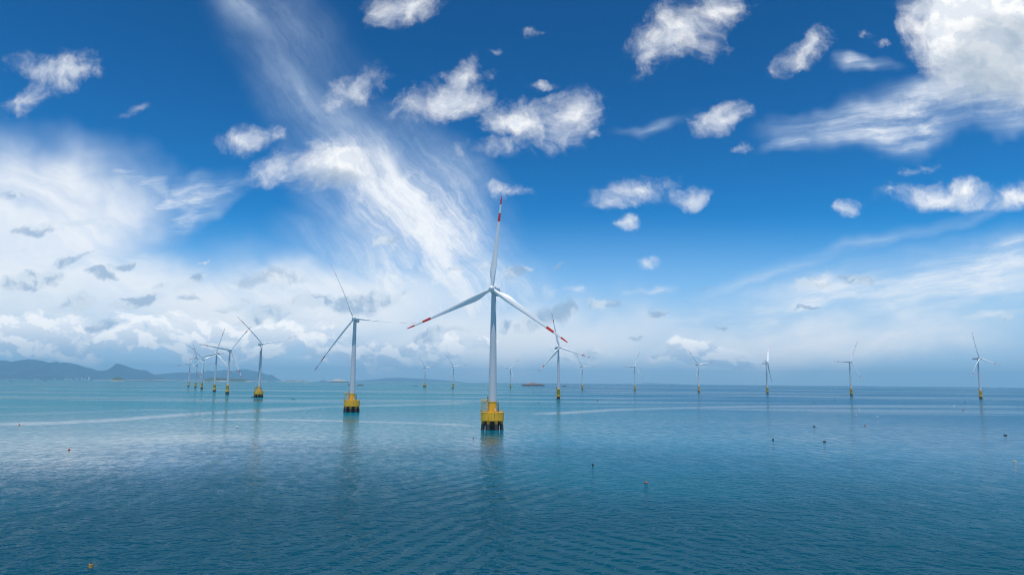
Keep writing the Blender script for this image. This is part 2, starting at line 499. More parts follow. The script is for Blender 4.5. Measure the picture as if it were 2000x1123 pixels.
def build_sea():
    rings = np.concatenate([[0.5], np.geomspace(20, 90, 14), np.geomspace(92, 6000, 560), np.geomspace(6100, 42000, 60)])
    ang = np.concatenate([np.arange(-48, 48.01, .16), np.arange(51, 310, 3.0)])
    na, nr = len(ang), len(rings)
    A, RR = np.meshgrid(np.radians(ang), rings)
    X, Y = RR * np.sin(A), RR * np.cos(A)
    Z = -RR ** 2 / (2 * RE)
    co = np.stack([X, Y, Z], -1).reshape(-1, 3)
    idx = np.arange(na * nr).reshape(nr, na)
    nx = np.roll(idx, -1, 1)
    quads = np.stack([idx[:-1], idx[1:], nx[1:], nx[:-1]], -1).reshape(-1, 4)
    me = bpy.data.meshes.new('sea')
    me.vertices.add(len(co))
    me.vertices.foreach_set('co', co.ravel().astype(np.float32))
    me.loops.add(quads.size)
    me.loops.foreach_set('vertex_index', quads.ravel().astype(np.int32))
    me.polygons.add(len(quads))
    me.polygons.foreach_set('loop_start', np.arange(0, quads.size, 4, dtype=np.int32))
    me.polygons.foreach_set('use_smooth', np.ones(len(quads), bool))
    me.update(calc_edges=True)
    me.validate()
    # calm bands, measured in angle below the horizon so that far bands are as wide as they are there
    az = A.reshape(-1)
    dep = np.arctan2(CAM_H - Z, RR).reshape(-1)
    slick = np.zeros(len(co))
    for pts, amp, hw in slick_segments():
        ps = [ray(x, y) for x, y in pts]
        pa = np.array([math.atan2(p.x, p.y) for p in ps])
        pd = np.array([-math.asin(p.z) for p in ps])
        c = np.interp(az, pa, pd)
        ends = np.clip((az - pa[0]) / .04, 0, 1) * np.clip((pa[-1] - az) / .04, 0, 1)
        ends[az < -1.2] = 0
        ends[az > 1.2] = 0
        slick = np.maximum(slick, amp * ends * np.exp(-((dep - c) / (hw / 1333)) ** 2))
    for pts, amp, hw in (([(560, 798), (700, 797.5), (820, 796), (950, 792)], 1.0, 4.2), ([(985, 794), (1120, 790.5), (1300, 787), (1500, 785), (2050, 783)], .8, 3.4),
                         ([(-60, 779), (200, 781), (420, 783), (640, 782)], .8, 3.6), ([(640, 771), (800, 772), (1000, 774)], .6, 2.0), ([(-60, 851), (150, 848), (380, 842)], .45, 6.0),
                         ([(1100, 764), (1500, 765), (2050, 773)], .5, 2.2)):           # gusts that ruffle the water into darker lanes
        ps = [ray(x, y) for x, y in pts]
        pa = np.array([math.atan2(p.x, p.y) for p in ps])
        c = np.interp(az, pa, [-math.asin(p.z) for p in ps])
        ends = np.clip((az - pa[0]) / .06, 0, 1) * np.clip((pa[-1] - az) / .06, 0, 1) * (np.abs(az) < 1.2)
        slick = slick - amp * ends * np.exp(-((dep - c) / (hw / 1333)) ** 2)
    # smooth patch added before the largest foundation to strengthen its yellow reflection
    slick = np.maximum(slick, .55 * np.exp(-((X.reshape(-1) + 11) / 13) ** 2 - ((Y.reshape(-1) - 350) / 95) ** 2))
    g0 = ray(250, 885)
    slick = np.maximum(slick,   .85 * np.exp(-((az - math.atan2(g0.x, g0.y)) / .26) ** 2 - ((dep + math.asin(g0.z)) / .038) ** 2))
    at = me.attributes.new('slick', 'FLOAT', 'POINT')
    at.data.foreach_set('value', slick.astype(np.float32))

    def f(N, b, out):
        pos = N.n('ShaderNodeNewGeometry').outputs['Position']
        sl = N.n('ShaderNodeAttribute', attribute_name='slick').outputs['Fac']
        x, y, z = N.sep(pos)
        flat = N.xyz(x, y)
        dist = N.v('LENGTH', flat)
        big = N.noise(N.v('MULTIPLY', flat, (.0007, .0036, 1)), 1.0, 6, .58)       # wind lanes
        mid = N.noise(N.v('MULTIPLY', flat, (.0045, .011, 1)), 1.0, 5, .55)
        tur = N.noise(N.v('MULTIPLY', flat, (.0022, .0035, 1)), 1.0, 4, .5)         # silt carried by the tide
        ruff = N.m('MULTIPLY', N.m('MAXIMUM', N.m('MULTIPLY', sl, -1.0), 0.0), N.ss(mid, .2, .6, .6, 1.0))
        calm = N.m('MAXIMUM', N.m('MULTIPLY', N.m('MAXIMUM', sl, 0.0), N.ss(mid, .25, .6, .55, 1.0)), N.m('MULTIPLY', N.ss(big, .46, .60), N.ss(dist, 420, 1100, .0, .95)), clamp=True)
        calm = N.m('SUBTRACT', calm, ruff)
        rot = N.n('ShaderNodeVectorRotate', rotation_type='Z_AXIS')
        N.put(rot.inputs['Vector'], flat)
        rot.inputs['Angle'].default_value = R(-14)
        pr = rot.outputs[0]
        warp = N.v('SUBTRACT', N.noise(flat, .06, 2, .5, color=True), (.5, .5, .5))
        pr = N.v('MULTIPLY_ADD', warp, (6, 6, 0), pr)
        w0 = N.noise(N.v('MULTIPLY', pr, (.17, .15, 1)), 1.0, 3, .5)
        w1 = N.noise(N.v('MULTIPLY', pr, (.46, .40, 1)), 1.0, 3, .46)
        w2 = N.noise(N.v('MULTIPLY', pr, (1.7, 1.9, 1)), 1.0, 2, .5)
        hgt = N.m('MULTIPLY_ADD', w2, .05, N.m('MULTIPLY_ADD', w0, 1.2, w1))

        # wash of a boat that has crossed in front: two trains of longer waves
        def train(p0, p1, lam, amp, cx, cy, rx, ry):
            a, c = on_sea(*p0), on_sea(*p1)
            d = (c - a)
            nrm = Vector((-d.y, d.x, 0)).normalized()
            ph = N.m('ADD', N.v('DOT_PRODUCT', flat, tuple(nrm * (2 * math.pi / lam))), N.m('MULTIPLY', w1, 3.0))
            g = on_sea(cx, cy)
            q = N.v('MULTIPLY', N.v('SUBTRACT', flat, (g.x, g.y, 0)), (1 / rx, 1 / ry, 1))
            msk = N.ss(N.v('LENGTH', q), 1.0, .2)
            return N.m('MULTIPLY', N.m('MULTIPLY', N.m('SINE', ph), msk), amp)
        t1 = train((700, 1118), (930, 1010), 5.0, .23, 820, 1075, 34, 40)
        t2 = train((1030, 1045), (1300, 1115), 4.6, .22, 1170, 1085, 32, 36)
        t3 = train((930, 925), (1060, 900), 7.0, .20, 930, 955, 45, 60)
        hgt = N.m('ADD', N.m('ADD', hgt, t1), N.m('ADD', t2, t3))
        gust = N.ss(N.noise(N.v('MULTIPLY', flat, (.006, .012, 1)), 1.0, 4, .55), .3, .7, .72, 1.25)
        paws = N.noise(N.v('MULTIPLY', pr, (.24, .075, 1)), 1.0, 4, .6)
        gust = N.m('MULTIPLY', gust, N.ss(paws, .34, .66, .65, 1.35))
        strength = N.m('MULTIPLY', gust, N.m('MULTIPLY_ADD', calm, -.75, 1.0))
        bp = N.n('ShaderNodeBump')
        N.put(bp.inputs['Strength'], 1.0)
        bp.inputs['Filter Width'].default_value = .01
        N.put(bp.inputs['Distance'], N.m('MULTIPLY', strength, N.m('MULTIPLY', N.ss(dist, 110, 420, 2.1, .21), N.ss(dist, 500, 1500, 1.0, 2.0))))
        N.put(bp.inputs['Height'], hgt)
        rough = N.m('MULTIPLY', N.ss(dist, 120, 1500, .03, .10), N.m('MULTIPLY_ADD', calm, -.6, 1.0))
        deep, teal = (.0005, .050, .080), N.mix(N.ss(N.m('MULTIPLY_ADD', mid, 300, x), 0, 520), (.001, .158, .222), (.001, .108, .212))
        silt_and_dist = N.m('MULTIPLY_ADD', tur, 1.3, N.m('SUBTRACT', N.ss(N.m('MULTIPLY_ADD', mid, 150, dist), 150, 620, 0, .58), .36))  # turbid patches plus body colour darker near the viewpoint and tealer farther out
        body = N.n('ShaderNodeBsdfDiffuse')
        N.put(body.inputs['Color'], N.mix(N.ss(silt_and_dist, .2, .8), deep, teal))
        gl = N.n('ShaderNodeBsdfGlossy')
        N.put(gl.inputs['Roughness'], rough)
        N.put(gl.inputs['Normal'], bp.outputs[0])
        fr = N.n('ShaderNodeFresnel')
        fr.inputs['IOR'].default_value = 1.333
        N.put(fr.inputs['Normal'], bp.outputs[0])
        mx = N.n('ShaderNodeMixShader')
        N.put(mx.inputs[0], N.m('MULTIPLY', fr.outputs[0], N.m('MULTIPLY_ADD', calm, .42, N.m('MULTIPLY', N.m('SUBTRACT', N.ss(dist, 110, 380, .16, .47), N.ss(dist, 450, 900, 0, .17)), N.ss(paws, .32, .68, 1.14, .86)))))
        N.t.links.new(body.outputs[0], mx.inputs[1])
        N.t.links.new(gl.outputs[0], mx.inputs[2])
        N.t.nodes.remove(b)
        N.t.links.new(mx.outputs[0], out.inputs[0])
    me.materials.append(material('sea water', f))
    o = link('sea', me)
    tag(o, kind='structure')
    return o


build_sea()


# ------------------------------------------------------------------ far land
def _hill(cover, sand, sand_h):
    def f(N, b, out):
        pos = N.n('ShaderNodeNewGeometry').outputs['Position']
        x, y, z = N.sep(pos)
        n = N.noise(N.v('MULTIPLY', pos, (1, 1, 2.5)), .0045, 6, .6)
        c = N.mix(N.ss(n, .35, .65), cover, tuple(g * 1.7 for g in cover))
        at = N.n('ShaderNodeAttribute', attribute_name='above').outputs['Fac']
        c = N.mix(N.ss(N.m('MULTIPLY_ADD', N.m('SUBTRACT', n, .5), sand_h * 2.5, at), sand_h * 1.1, sand_h * .7), c, sand)
        N.put(b.inputs['Base Color'], c)
        b.inputs['Roughness'].default_value = .9
    return f


def ridge(name, prof, D, depth, mat, rough=.06, n=240, m=27, seed=0.0):
    """land whose skyline follows the surveyed crest; slopes fall to the water in front and behind"""
    xs = np.array([p[0] for p in prof], float)
    ys = np.array([p[1] for p in prof], float)
    px = np.linspace(xs[0], xs[-1], n)
    py = np.interp(px, xs, ys)
    vs, ab = [], []
    for i in range(n):
        top = at_dist(px[i], py[i], D)
        base = -D * D / (2 * RE)
        H = max(top.z - base, 2.0)
        dirn = Vector((top.x, top.y, 0)).normalized()
        for j in range(m):
            t = j / (m - 1) * 2 - 1
            prof_h = (1 - abs(t)) ** .8
            q = Vector((top.x, top.y, 0)) + dirn * (t * depth)
            nz = mnoise.fractal(Vector((q.x / depth * 2.2, q.y / depth * 2.2, seed)), .9, 2.1, 5)
            h = H * (prof_h + rough * nz * (1 - prof_h) * 4.5)
            r2 = q.length_squared
            zz = -r2 / (2 * RE) + (h if 0 < j < m - 1 else -12.0)
            vs.append((q.x, q.y, max(zz, -r2 / (2 * RE) - 12)))
            ab.append(max(h, 0))
    fs = [(i * m + j, (i + 1) * m + j, (i + 1) * m + j + 1, i * m + j + 1) for i in range(n - 1) for j in range(m - 1)]
    me = bpy.data.meshes.new(name)
    me.from_pydata(vs, [], fs)
    me.polygons.foreach_set('use_smooth', [True] * len(me.polygons))
    at = me.attributes.new('above', 'FLOAT', 'POINT')
    at.data.foreach_set('value', ab)
    me.materials.append(mat)
    return tag(link(name, me), kind='structure')


M_HILL = material('haze tinted wooded hill', _hill((.012, .058, .10), (.30, .27, .21), 16.0))  # distance haze painted in: woodland colour pushed towards blue
M_ISLET = material('scrub islet', _hill((.025, .048, .026), (.40, .34, .25), 9.0))
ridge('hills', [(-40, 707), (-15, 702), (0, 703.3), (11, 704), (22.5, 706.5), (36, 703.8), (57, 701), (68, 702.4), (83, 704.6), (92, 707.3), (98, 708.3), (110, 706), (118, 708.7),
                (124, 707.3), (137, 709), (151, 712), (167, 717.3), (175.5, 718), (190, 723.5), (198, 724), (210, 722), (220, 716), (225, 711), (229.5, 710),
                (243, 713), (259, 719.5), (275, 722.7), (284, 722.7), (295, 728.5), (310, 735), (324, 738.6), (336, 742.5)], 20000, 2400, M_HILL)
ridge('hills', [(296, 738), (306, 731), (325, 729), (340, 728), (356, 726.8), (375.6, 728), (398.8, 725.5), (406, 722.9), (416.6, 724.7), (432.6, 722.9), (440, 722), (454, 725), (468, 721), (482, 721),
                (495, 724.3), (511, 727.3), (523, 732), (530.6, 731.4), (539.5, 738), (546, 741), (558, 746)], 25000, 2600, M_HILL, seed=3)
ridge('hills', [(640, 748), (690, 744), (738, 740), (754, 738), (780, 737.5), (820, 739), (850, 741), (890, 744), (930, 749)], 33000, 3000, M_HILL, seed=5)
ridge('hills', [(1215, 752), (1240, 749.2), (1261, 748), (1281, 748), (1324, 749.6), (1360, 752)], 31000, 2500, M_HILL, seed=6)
ridge('islet', [(397, 742.4), (402, 740), (407.7, 738), (422, 736.8), (440, 738), (450, 739.3), (468, 739.5), (482, 741.2), (494, 743)], 11000, 500, M_ISLET, n=90, m=17, seed=8)
ridge('islet', [(552, 745), (556, 743.4), (560, 742.3), (575, 742.3), (583, 744), (591, 742.6), (598, 743.8), (612, 745.4)], 12500, 400, M_ISLET, n=80, m=15, seed=9)
ridge('islet', [(217, 740.6), (222, 737.5), (229, 735.4), (236, 736.5), (243, 740.6)], 10000, 300, M_ISLET, n=60, m=15, seed=10)


# ------------------------------------------------------------------ rocks and reefs
def _rock(dark, pale, split):
    def f(N, b, out):
        tc = N.n('ShaderNodeTexCoord').outputs['Object']
        x, y, z = N.sep(tc)
        n = N.noise(tc, .12, 7, .65)
        c = N.mix(N.ss(N.m('MULTIPLY_ADD', N.m('SUBTRACT', n, .5), split * 2.2, z), split * .8, split * 1.25), dark, pale)
        N.put(b.inputs['Base Color'], N.mix(N.ss(n, .3, .7, .0, .35), c, (.03, .028, .025)))
        b.inputs['Roughness'].default_value = .9
    return f


M_ROCK = material('pale rock over dark tide band', _rock((.03, .022, .022), (.19, .14, .12), 10.5))
M_REEF = material('dark wet rock', _rock((.03, .027, .027), (.16, .11, .085), 4.0))


def mound(name, x0, x1, ybase, htop, mat, label, cat, deep=.5, peak=.0, seed=1.0, group=None, D=None):
    a, b = on_sea(x0, ybase), on_sea(x1, ybase)
    c = (a + b) / 2
    rx = (b - a).length / 2
    dx = (b - a).normalized()
    ang = math.atan2(dx.y, dx.x)
    n, m = 56, 22
    vs, fs = [], []
    for j in range(m):
        rr = j / (m - 1)
        for i in range(n):
            th = 2 * math.pi * i / n
            k = 1 + .22 * mnoise.fractal(Vector((math.cos(th) * 1.3, math.sin(th) * 1.3, seed)), 1, 2, 4)
            p = Vector((rx * rr * k * math.cos(th), rx * deep * rr * k * math.sin(th), 0))
            u = p.x / rx - peak
            h = htop * max(0, 1 - (abs(u) / (1.0 + (peak if u < 0 else -peak))) ** 1.7 - (p.y / (rx * deep)) ** 2 * .9) ** .9
            nz = mnoise.fractal(Vector((p.x / rx * 3, p.y / rx * 3, seed * 2)), .8, 2.1, 5)
            p.z = max(h * (1 + .3 * nz), 0) + .12 * htop * nz * (1 - rr) - (1.0 if rr > .97 else 0.0)
            vs.append(p)
    for j in range(m - 1):
        for i in range(n):
            fs.append((j * n + i, (j + 1) * n + i, (j + 1) * n + (i + 1) % n, j * n + (i + 1) % n))
    me = bpy.data.meshes.new(name)
    me.from_pydata(vs, [], fs)
    me.materials.append(mat)
    o = link(name, me, None, Matrix.Translation((c.x, c.y, c.z)) @ Matrix.Rotation(ang, 4, 'Z'))
    return tag(o, label, cat, group)


isl = mound('rock_island', 1020.5, 1063.5, 753.4, 20.5, M_ROCK, 'low humped rock island with pale pinkish top, right of the tallest turbine', 'island', .45, -.25, 2.0)
lm = MB()
lm.tube((0, 0, -2), (0, 0, 6), 1.5, 1.1, 12).tube((0, 0, 6), (0, 0, 6.5), 1.8, 1.8, 12).tube((0, 0, 6.5), (0, 0, 8), .8, .6, 10)
ll = link('beacon_tower', lm.mesh('beacon_tower', simple('beacon paint', (.72, .6, .55), .6)), None, isl.matrix_world @ Matrix.Translation((-14, 0, 15.5)))
tag(ll, 'small pale beacon on the crest of the pink topped rock island', 'beacon')
mound('rock', 1096.5, 1107.5, 754.5, 5.5, M_REEF, 'small dark rock just right of the turbine standing under the red blade tip', 'rock', .4, 0, 3.0)
mound('reef', 240, 327, 743.9, 7.5, M_REEF, 'long low dark reef with a brown hump, in front of the cone shaped hill', 'reef', .16, -.05, 4.0)
mound('rock', 679, 685, 752.3, 5, M_REEF, 'tiny dark rock peeping out left of the white tower beside it', 'rock', .4, 0, 5.0)
mound('reef', 696, 711, 752.6, 5.5, M_REEF, 'flat dark reef just right of the second largest tower', 'reef', .35, .2, 6.0)
mound('reef', 805, 818, 753.8, 2.2, M_REEF, 'thin dark reef line left of the small turbine on a wide yellow base', 'reef', .3, 0, 7.0)
mound('rock_island', 651.5, 673, 746.3, 38, material('pale cliff rock', _rock((.06, .07, .06), (.45, .42, .38), 16)), 'hazy far islet with pale cliffs, left of the second largest tower', 'island', .5, -.1, 8.0)


# ------------------------------------------------------------------ turbines
HUB_Z, BLADE_R = 89.4, 62.0
TILT = R(4)


def blade_mesh():
    #        r     chord  thick  twist  axis shift
    st = [(1.0, 2.3, 1.00, 16), (2.6, 2.3, 1.00, 16), (5.0, 2.7, .82, 16), (8.0, 3.6, .55, 15), (11.0, 4.25, .40, 13), (14.0, 4.35, .33, 11), (19, 3.85, .27, 8.5), (25, 3.2, .24, 6.3),
          (32, 2.6, .21, 4.3), (40, 2.05, .19, 2.6), (48, 1.6, .18, 1.2), (55, 1.22, .17, .2), (59, .95, .17, -.4), (61, .62, .17, -.6), (61.8, .3, .18, -.6), (62, .08, .3, -.6)]
    rings = []
    K = 28
    for r, c, t, tw in st:
        circ = max(0.0, min(1.0, (8.5 - r) / 5.5))
        off = c * (.5 * circ + .33 * (1 - circ))                      # distance from leading edge to pitch axis
        pb = -3.2 * (r / 62) ** 2.2
        ring = []
        for k in range(K):
            a = 2 * math.pi * k / K
            xx = .5 - .5 * math.cos(a)                                # 0 leading .. 1 trailing
            th = 5 * t * (.2969 * math.sqrt(xx) - .126 * xx - .3516 * xx ** 2 + .2843 * xx ** 3 - .1015 * xx ** 4)
            s = 1 if a < math.pi else -1
            ya = c * (s * th * (1.15 if s < 0 else .85))
            xa = off - c * xx
            yc, xc = -c / 2 * t * math.sin(-a) * 1.0, c / 2 * math.cos(a)
            X, Y = xa * (1 - circ) + xc * circ, ya * (1 - circ) + yc * circ
            ca, sa = math.cos(R(-tw)), math.sin(R(-tw))
            ring.append((X * ca - Y * sa, X * sa + Y * ca + pb, r))
        rings.append(ring)
    # refine along the span
    out = []
    for a, b in zip(rings[:-1], rings[1:]):
        for q in (0, .5):
            out.append([tuple(pa[i] * (1 - q) + pb_[i] * q for i in range(3)) for pa, pb_ in zip(a, b)])
    out.append(rings[-1])
    return MB().loft(out).mesh('blade', M_BLADE, 50)


def superbox(x0, x1, w, h, zc, e=4.0, taper=()):
    """rounded box section swept along X"""
    rings = []
    for x, k in [(x0, .55), (x0 + .25, .86), (x0 + .9, 1.0), (0, 1.0), (x1 - .9, 1.0), (x1 - .25, .9), (x1, .6)]:
        ring = []
        for i in range(32):
            a = 2 * math.pi * i / 32
            c, s = math.cos(a), math.sin(a)
            ring.append((x, k * w / 2 * math.copysign(abs(c) ** (2 / e), c), zc + k * h / 2 * math.copysign(abs(s) ** (2 / e), s)))
        rings.append(ring)
    return MB().loft(rings)


ME = {}
ME['blade'] = blade_mesh()
# tower from the top of the yellow transition up to the nacelle (local frame: sea level = 0)
TP_TOP = 17.6


def tower_mesh(z0, r0):
    pr = [(r0 + (1.52 - r0) * ((z - z0) / (87.3 - z0)) ** 1.15, z) for z in np.linspace(z0, 87.3, 26)]
    return MB().lathe(pr, 48).mesh('tower', M_TOWER)


ME['tower_cap'] = tower_mesh(TP_TOP, 2.68)
ME['tower_mono'] = tower_mesh(TP_TOP + .4, 2.45)
ME['nacelle'] = superbox(-11.4, 2.6, 4.1, 4.1, 0).mesh('nacelle', M_NAC, 40)
nm = MB()
nm.box((-10.2, 0, 2.35), (.25, 2.6, .12)).tube((-10.2, -1.2, 2.0), (-10.2, -1.2, 3.4), .06).tube((-10.2, 1.2, 2.0), (-10.2, 1.2, 3.4), .06).tube((-10.2, -1.3, 3.1), (-10.2, 1.3, 3.1), .06)
nm.tube((-10.2, 1.2, 3.4), (-10.2, 1.2, 3.65), .22, .22)
ME['wind_sensor'] = nm.mesh('wind_sensor', M_STEEL)
vm = MB()
vm.box((-6.5, 0, 2.2), (3.0, 2.4, .5)).box((-6.5, 0, 2.52), (2.6, 2.0, .14))
ME['cooler'] = vm.mesh('cooler', M_NAC)
hubprof = [(1.75, -2.1), (1.95, -1.6), (2.02, -.6), (2.0, .5), (1.86, 1.2), (1.58, 1.85), (1.15, 2.35), (.6, 2.62), (.12, 2.7)]
hm = MB().lathe(hubprof, 36, Matrix.Rotation(R(90), 4, 'Y'))
ME['hub'] = hm.mesh('hub', M_HUB, 60)

# --- piled round cap foundation
CAP0, CAP1, CAPR = 5.6, 10.9, 7.45
ME['pile_cap'] = MB().lathe([(CAPR - .35, CAP0), (CAPR, CAP0 + .25), (CAPR, CAP1 - .35), (CAPR + .06, CAP1 - .3), (CAPR + .06, CAP1 - .02), (CAPR - .1, CAP1)], 72).mesh('pile_cap', M_YEL, 30)
ME['transition_piece'] = MB().lathe([(3.15, CAP1), (3.15, CAP1 + .35), (2.78, CAP1 + .4), (2.72, TP_TOP - .3), (2.9, TP_TOP - .28), (2.9, TP_TOP)], 48).mesh('transition_piece', M_YEL, 30)
ME['cap_core'] = MB().lathe([(4.4, -4), (4.4, 2.0), (4.8, 4.0), (5.2, CAP0)], 24).mesh('cap_core', M_CORE)
ME['pile'] = MB().tube((0, 0, -6), (0, 0, CAP0 + .3), 1.22, 1.16, 22).mesh('pile', M_PILE)
st = MB()
px = [-7.1, -5.4, -3.2]
for x in px:
    for yy in (-1.6, 1.6):
        st.tube((x, yy, CAP1), (x, yy, TP_TOP + .1), .15, .15, 8)
for yy in (-1.6, 1.6):
    for xa, xb in ((-5.4, -3.2), (-7.1, -5.4)):
        for k in range(2 if xa == -5.4 else 0):
            z0, z1 = CAP1 + .2 + k * 3.2, CAP1 + 3.2 + k * 3.2
            st.tube((xa, yy, z0), (xb, yy, z1), .1, .1, 6).tube((xb, yy, z0), (xa, yy, z1), .1, .1, 6)
            st.tube((xa, yy, z1), (xb, yy, z1), .1, .1, 6)
    st.tube((-7.4, yy, TP_TOP + .1), (-2.4, yy, TP_TOP + .1), .16, .16, 6)
st.tube((-8.0, 0, CAP1 + .1), (-5.4, -.9, TP_TOP), .16, .16, 6)
st.box((-4.9, 0, TP_TOP + .22), (5.1, 3.6, .14))
for k in range(14):
    st.box((-4.9 + .12 * (k - 7), .5, CAP1 + .4 + k * .45), (.6, .8, .06))
ME['access_stair'] = st.mesh('access_stair', M_YRAIL)
rl = MB()
for x in np.arange(-7.4, -2.6, .95):
    for yy in (-1.75, 1.75):
        rl.tube((x, yy, TP_TOP + .28), (x, yy, TP_TOP + 1.5), .06, .06, 6)
for z in (.9, 1.5):
    rl.path([(-2.5, -1.75, TP_TOP + z), (-7.45, -1.75, TP_TOP + z), (-7.45, 1.75, TP_TOP + z), (-2.5, 1.75, TP_TOP + z)], .06, 6)
ME['railing'] = rl.mesh('railing', M_YRAIL)
cr = MB()
n = 44
for i in range(n):
    a = 2 * math.pi * i / n
    p = Vector((7.1 * math.cos(a), 7.1 * math.sin(a), 0))
    b = 2 * math.pi * (i + 1) / n
    q = Vector((7.1 * math.cos(b), 7.1 * math.sin(b), 0))
    cr.tube(p + Vector((0, 0, CAP1 - .02)), p + Vector((0, 0, CAP1 + 1.15)), .05, .05, 6)
    for z in (.6, 1.15):
        cr.tube(p + Vector((0, 0, CAP1 + z)), q + Vector((0, 0, CAP1 + z)), .045, .045, 5)
ME['cap_railing'] = cr.mesh('cap_railing', M_YRAIL)
dv = MB()
dv.tube((3.95, -1.2, CAP1), (3.95, -1.2, CAP1 + 5.6), .24, .2, 10).path([(3.95, -1.2, CAP1 + 5.6), (3.8, -1.25, CAP1 + 6.3), (3.4, -1.3, CAP1 + 6.7), (2.9, -1.4, CAP1 + 6.8)], .15)
dv.tube((3.2, -.9, CAP1), (3.2, -.9, CAP1 + 5.5), .12, .12, 8).box((3.6, -1.05, CAP1 + 2.2), (.9, .12, .12)).box((3.6, -1.05, CAP1 + 4.2), (.9, .12, .12)).box((3.95, -1.2, CAP1 + .8), (.8, .7, .9))
ME['davit_crane'] = dv.mesh('davit_crane', M_RUST)
lp = MB()
lp.tube((-3.1, -1.5, TP_TOP + .28), (-3.1, -1.5, TP_TOP + 2.4), .14, .14, 8).tube((-3.1, -1.5, TP_TOP + 2.4), (-3.1, -1.5, TP_TOP + 3.1), .32, .26, 10).box((-3.3, -1.5, TP_TOP + .8), (.7, .5, .8))
ME['signal_lamp'] = lp.mesh('signal_lamp', M_STEEL)
pl = MB()
pl.box((1.78, -2.22, CAP1 + 1.6), (.75, .08, 1.2), Matrix.Rotation(R(38.7), 4, 'Z'))
ME['sign_plate'] = pl.mesh('sign_plate', M_PLATE)

# --- monopile foundation
mp = [(2.95, -5), (2.95, 10.2), (3.45, 10.5), (3.45, 10.9), (3.1, 11.3), (2.75, 17.2), (3.3, 17.35), (3.3, 17.7), (2.6, 18.0)]
ME['monopile'] = MB().lathe(mp, 40).mesh('monopile', M_MONO, 30)
mw = [(3.55, -5), (3.55, 8.6), (3.2, 9.2), (2.75, 9.6), (2.7, 17.2), (3.2, 17.35), (3.2, 17.7), (2.6, 18.0)]
ME['monopile_wide'] = MB().lathe(mw, 40).mesh('monopile_wide', M_MONO, 30)
wp = MB().lathe([(2.6, 16.75), (4.7, 16.75), (4.7, 17.0), (2.6, 17.0)], 40)
wp.box((-5.6, 0, 16.86), (3.6, 2.2, .2))
ME['walkway'] = wp.mesh('walkway', M_YRAIL)
wr = MB()
n = 26
for i in range(n):
    a, b = 2 * math.pi * i / n, 2 * math.pi * (i + 1) / n
    p, q = Vector((4.6 * math.cos(a), 4.6 * math.sin(a), 17)), Vector((4.6 * math.cos(b), 4.6 * math.sin(b), 17))
    wr.tube(p, p + Vector((0, 0, 1.2)), .05, .05, 5)
    for z in (.6, 1.2):
        wr.tube(p + Vector((0, 0, z)), q + Vector((0, 0, z)), .045, .045, 5)
ME['walkway_railing'] = wr.mesh('walkway_railing', M_YRAIL)
fd = MB()
for a in (1,):
    for yy in (-1.1, 1.1):
        fd.path([(a * 3.3, yy, 11.2), (a * 4.4, yy, 10.6), (a * 5.0, yy, 9.4), (a * 5.0, yy, -3)], .24)
        for z in (1.5, 6.0):
            fd.tube((a * 2.9, yy, z), (a * 5.0, yy, z), .18)
    for k in range(14):
        fd.tube((a * 5.0, -1.1, .6 + k * .65), (a * 5.0, 1.1, .6 + k * .65), .06, .06, 5)
ME['boat_landing'] = fd.mesh('boat_landing', M_YRAIL)
dl = MB()
dl.tube((-3.6, -1.4, 17), (-3.6, -1.4, 20.6), .22, .2).path([(-3.6, -1.4, 20.6), (-3.3, -1.9, 21.2), (-2.6, -2.6, 21.2)], .14).box((-3.6, -1.4, 18.3), (.8, .7, 1.2))
ME['davit_mono'] = dl.mesh('davit_mono', M_STEEL)

# base, hub, height in the photograph -> position on the sea is worked out from them
TURB = [  # base x, base y, hub y, yaw, rotor phase, pitch, kind, label
    (961.3, 838.5, 565, 256, 5.3, 0, 'cap', 'largest white wind turbine, on a round yellow pile cap, one blade pointing straight up'),
    (686.4, 805.5, 622.5, 270, 97, -74, 'cap', 'second largest white wind turbine, slim bowed blades, yellow cap over dark piles'),
    (504.7, 776, 671.2, 309, 78, -74, 'cap', 'white turbine on yellow pile cap, right end of the close row by the hills'),
    (443.7, 769.2, 682.3, 309, 38, 0, 'wide', 'white turbine on yellow monopile, one blade low right with bold red bands against the hills'),
    (418.4, 764.7, 689.6, 270, 16, 0, 'wide', 'white turbine on yellow monopile, third from the right in the close row by the hills'),
    (394, 758.5, 700.6, 314, 70, 0, 'wide', 'white turbine by the hills with one blade hanging down along its tower'),
    (381.7, 756.4, 705, 333, 98, 0, 'wide', 'thin white turbine second from the left in the row, its rotor turned nearly edge on'),
    (368, 754.2, 707.7, 322, 18, 0, 'wide', 'smallest white turbine at the left end of the close row by the hills'),
    (829.5, 756, 718.5, 321, 80, 0, 'cap', 'tiny far turbine on a wide two legged yellow base, left of the tallest tower'),
    (884.9, 757.9, 715.5, 299, 84, 0, 'mono', 'tiny far turbine with a dark barge at its foot, left of the tallest tower'),
    (997, 757.3, 719.9, 264, 42, 0, 'mono', 'tiny far turbine just right of the tallest tower, beside the pink rock island'),
    (1090.7, 779.7, 678.4, 294, 106, 0, 'mono', 'white turbine with yellow fender frames, standing under the red blade tip of the largest one'),
    (1137.3, 760.7, 716.4, 300, 89, 0, 'mono', 'small far turbine with a dark boat beside its foot'),
    (1239.9, 762.5, 715.2, 302, 24, 0, 'mono', 'small far turbine with one blade level to the left, left of the white heaped cloud'),
    (1364.9, 765.6, 712.1, 291, 80, 0, 'mono', 'small turbine standing in front of the white heaped cloud'),
    (1499, 768.8, 709, 330, 38, -72, 'mono', 'turbine seen nearly edge on with dark lower blade, right of the heaped cloud'),
    (1663, 772.4, 705.2, 291, 28, 0, 'mono', 'white turbine with one blade level to the left, second from the right edge'),
    (1916, 777.4, 698.2, 291, 104, 0, 'mono', 'white turbine closest to the right edge of the view'),
]


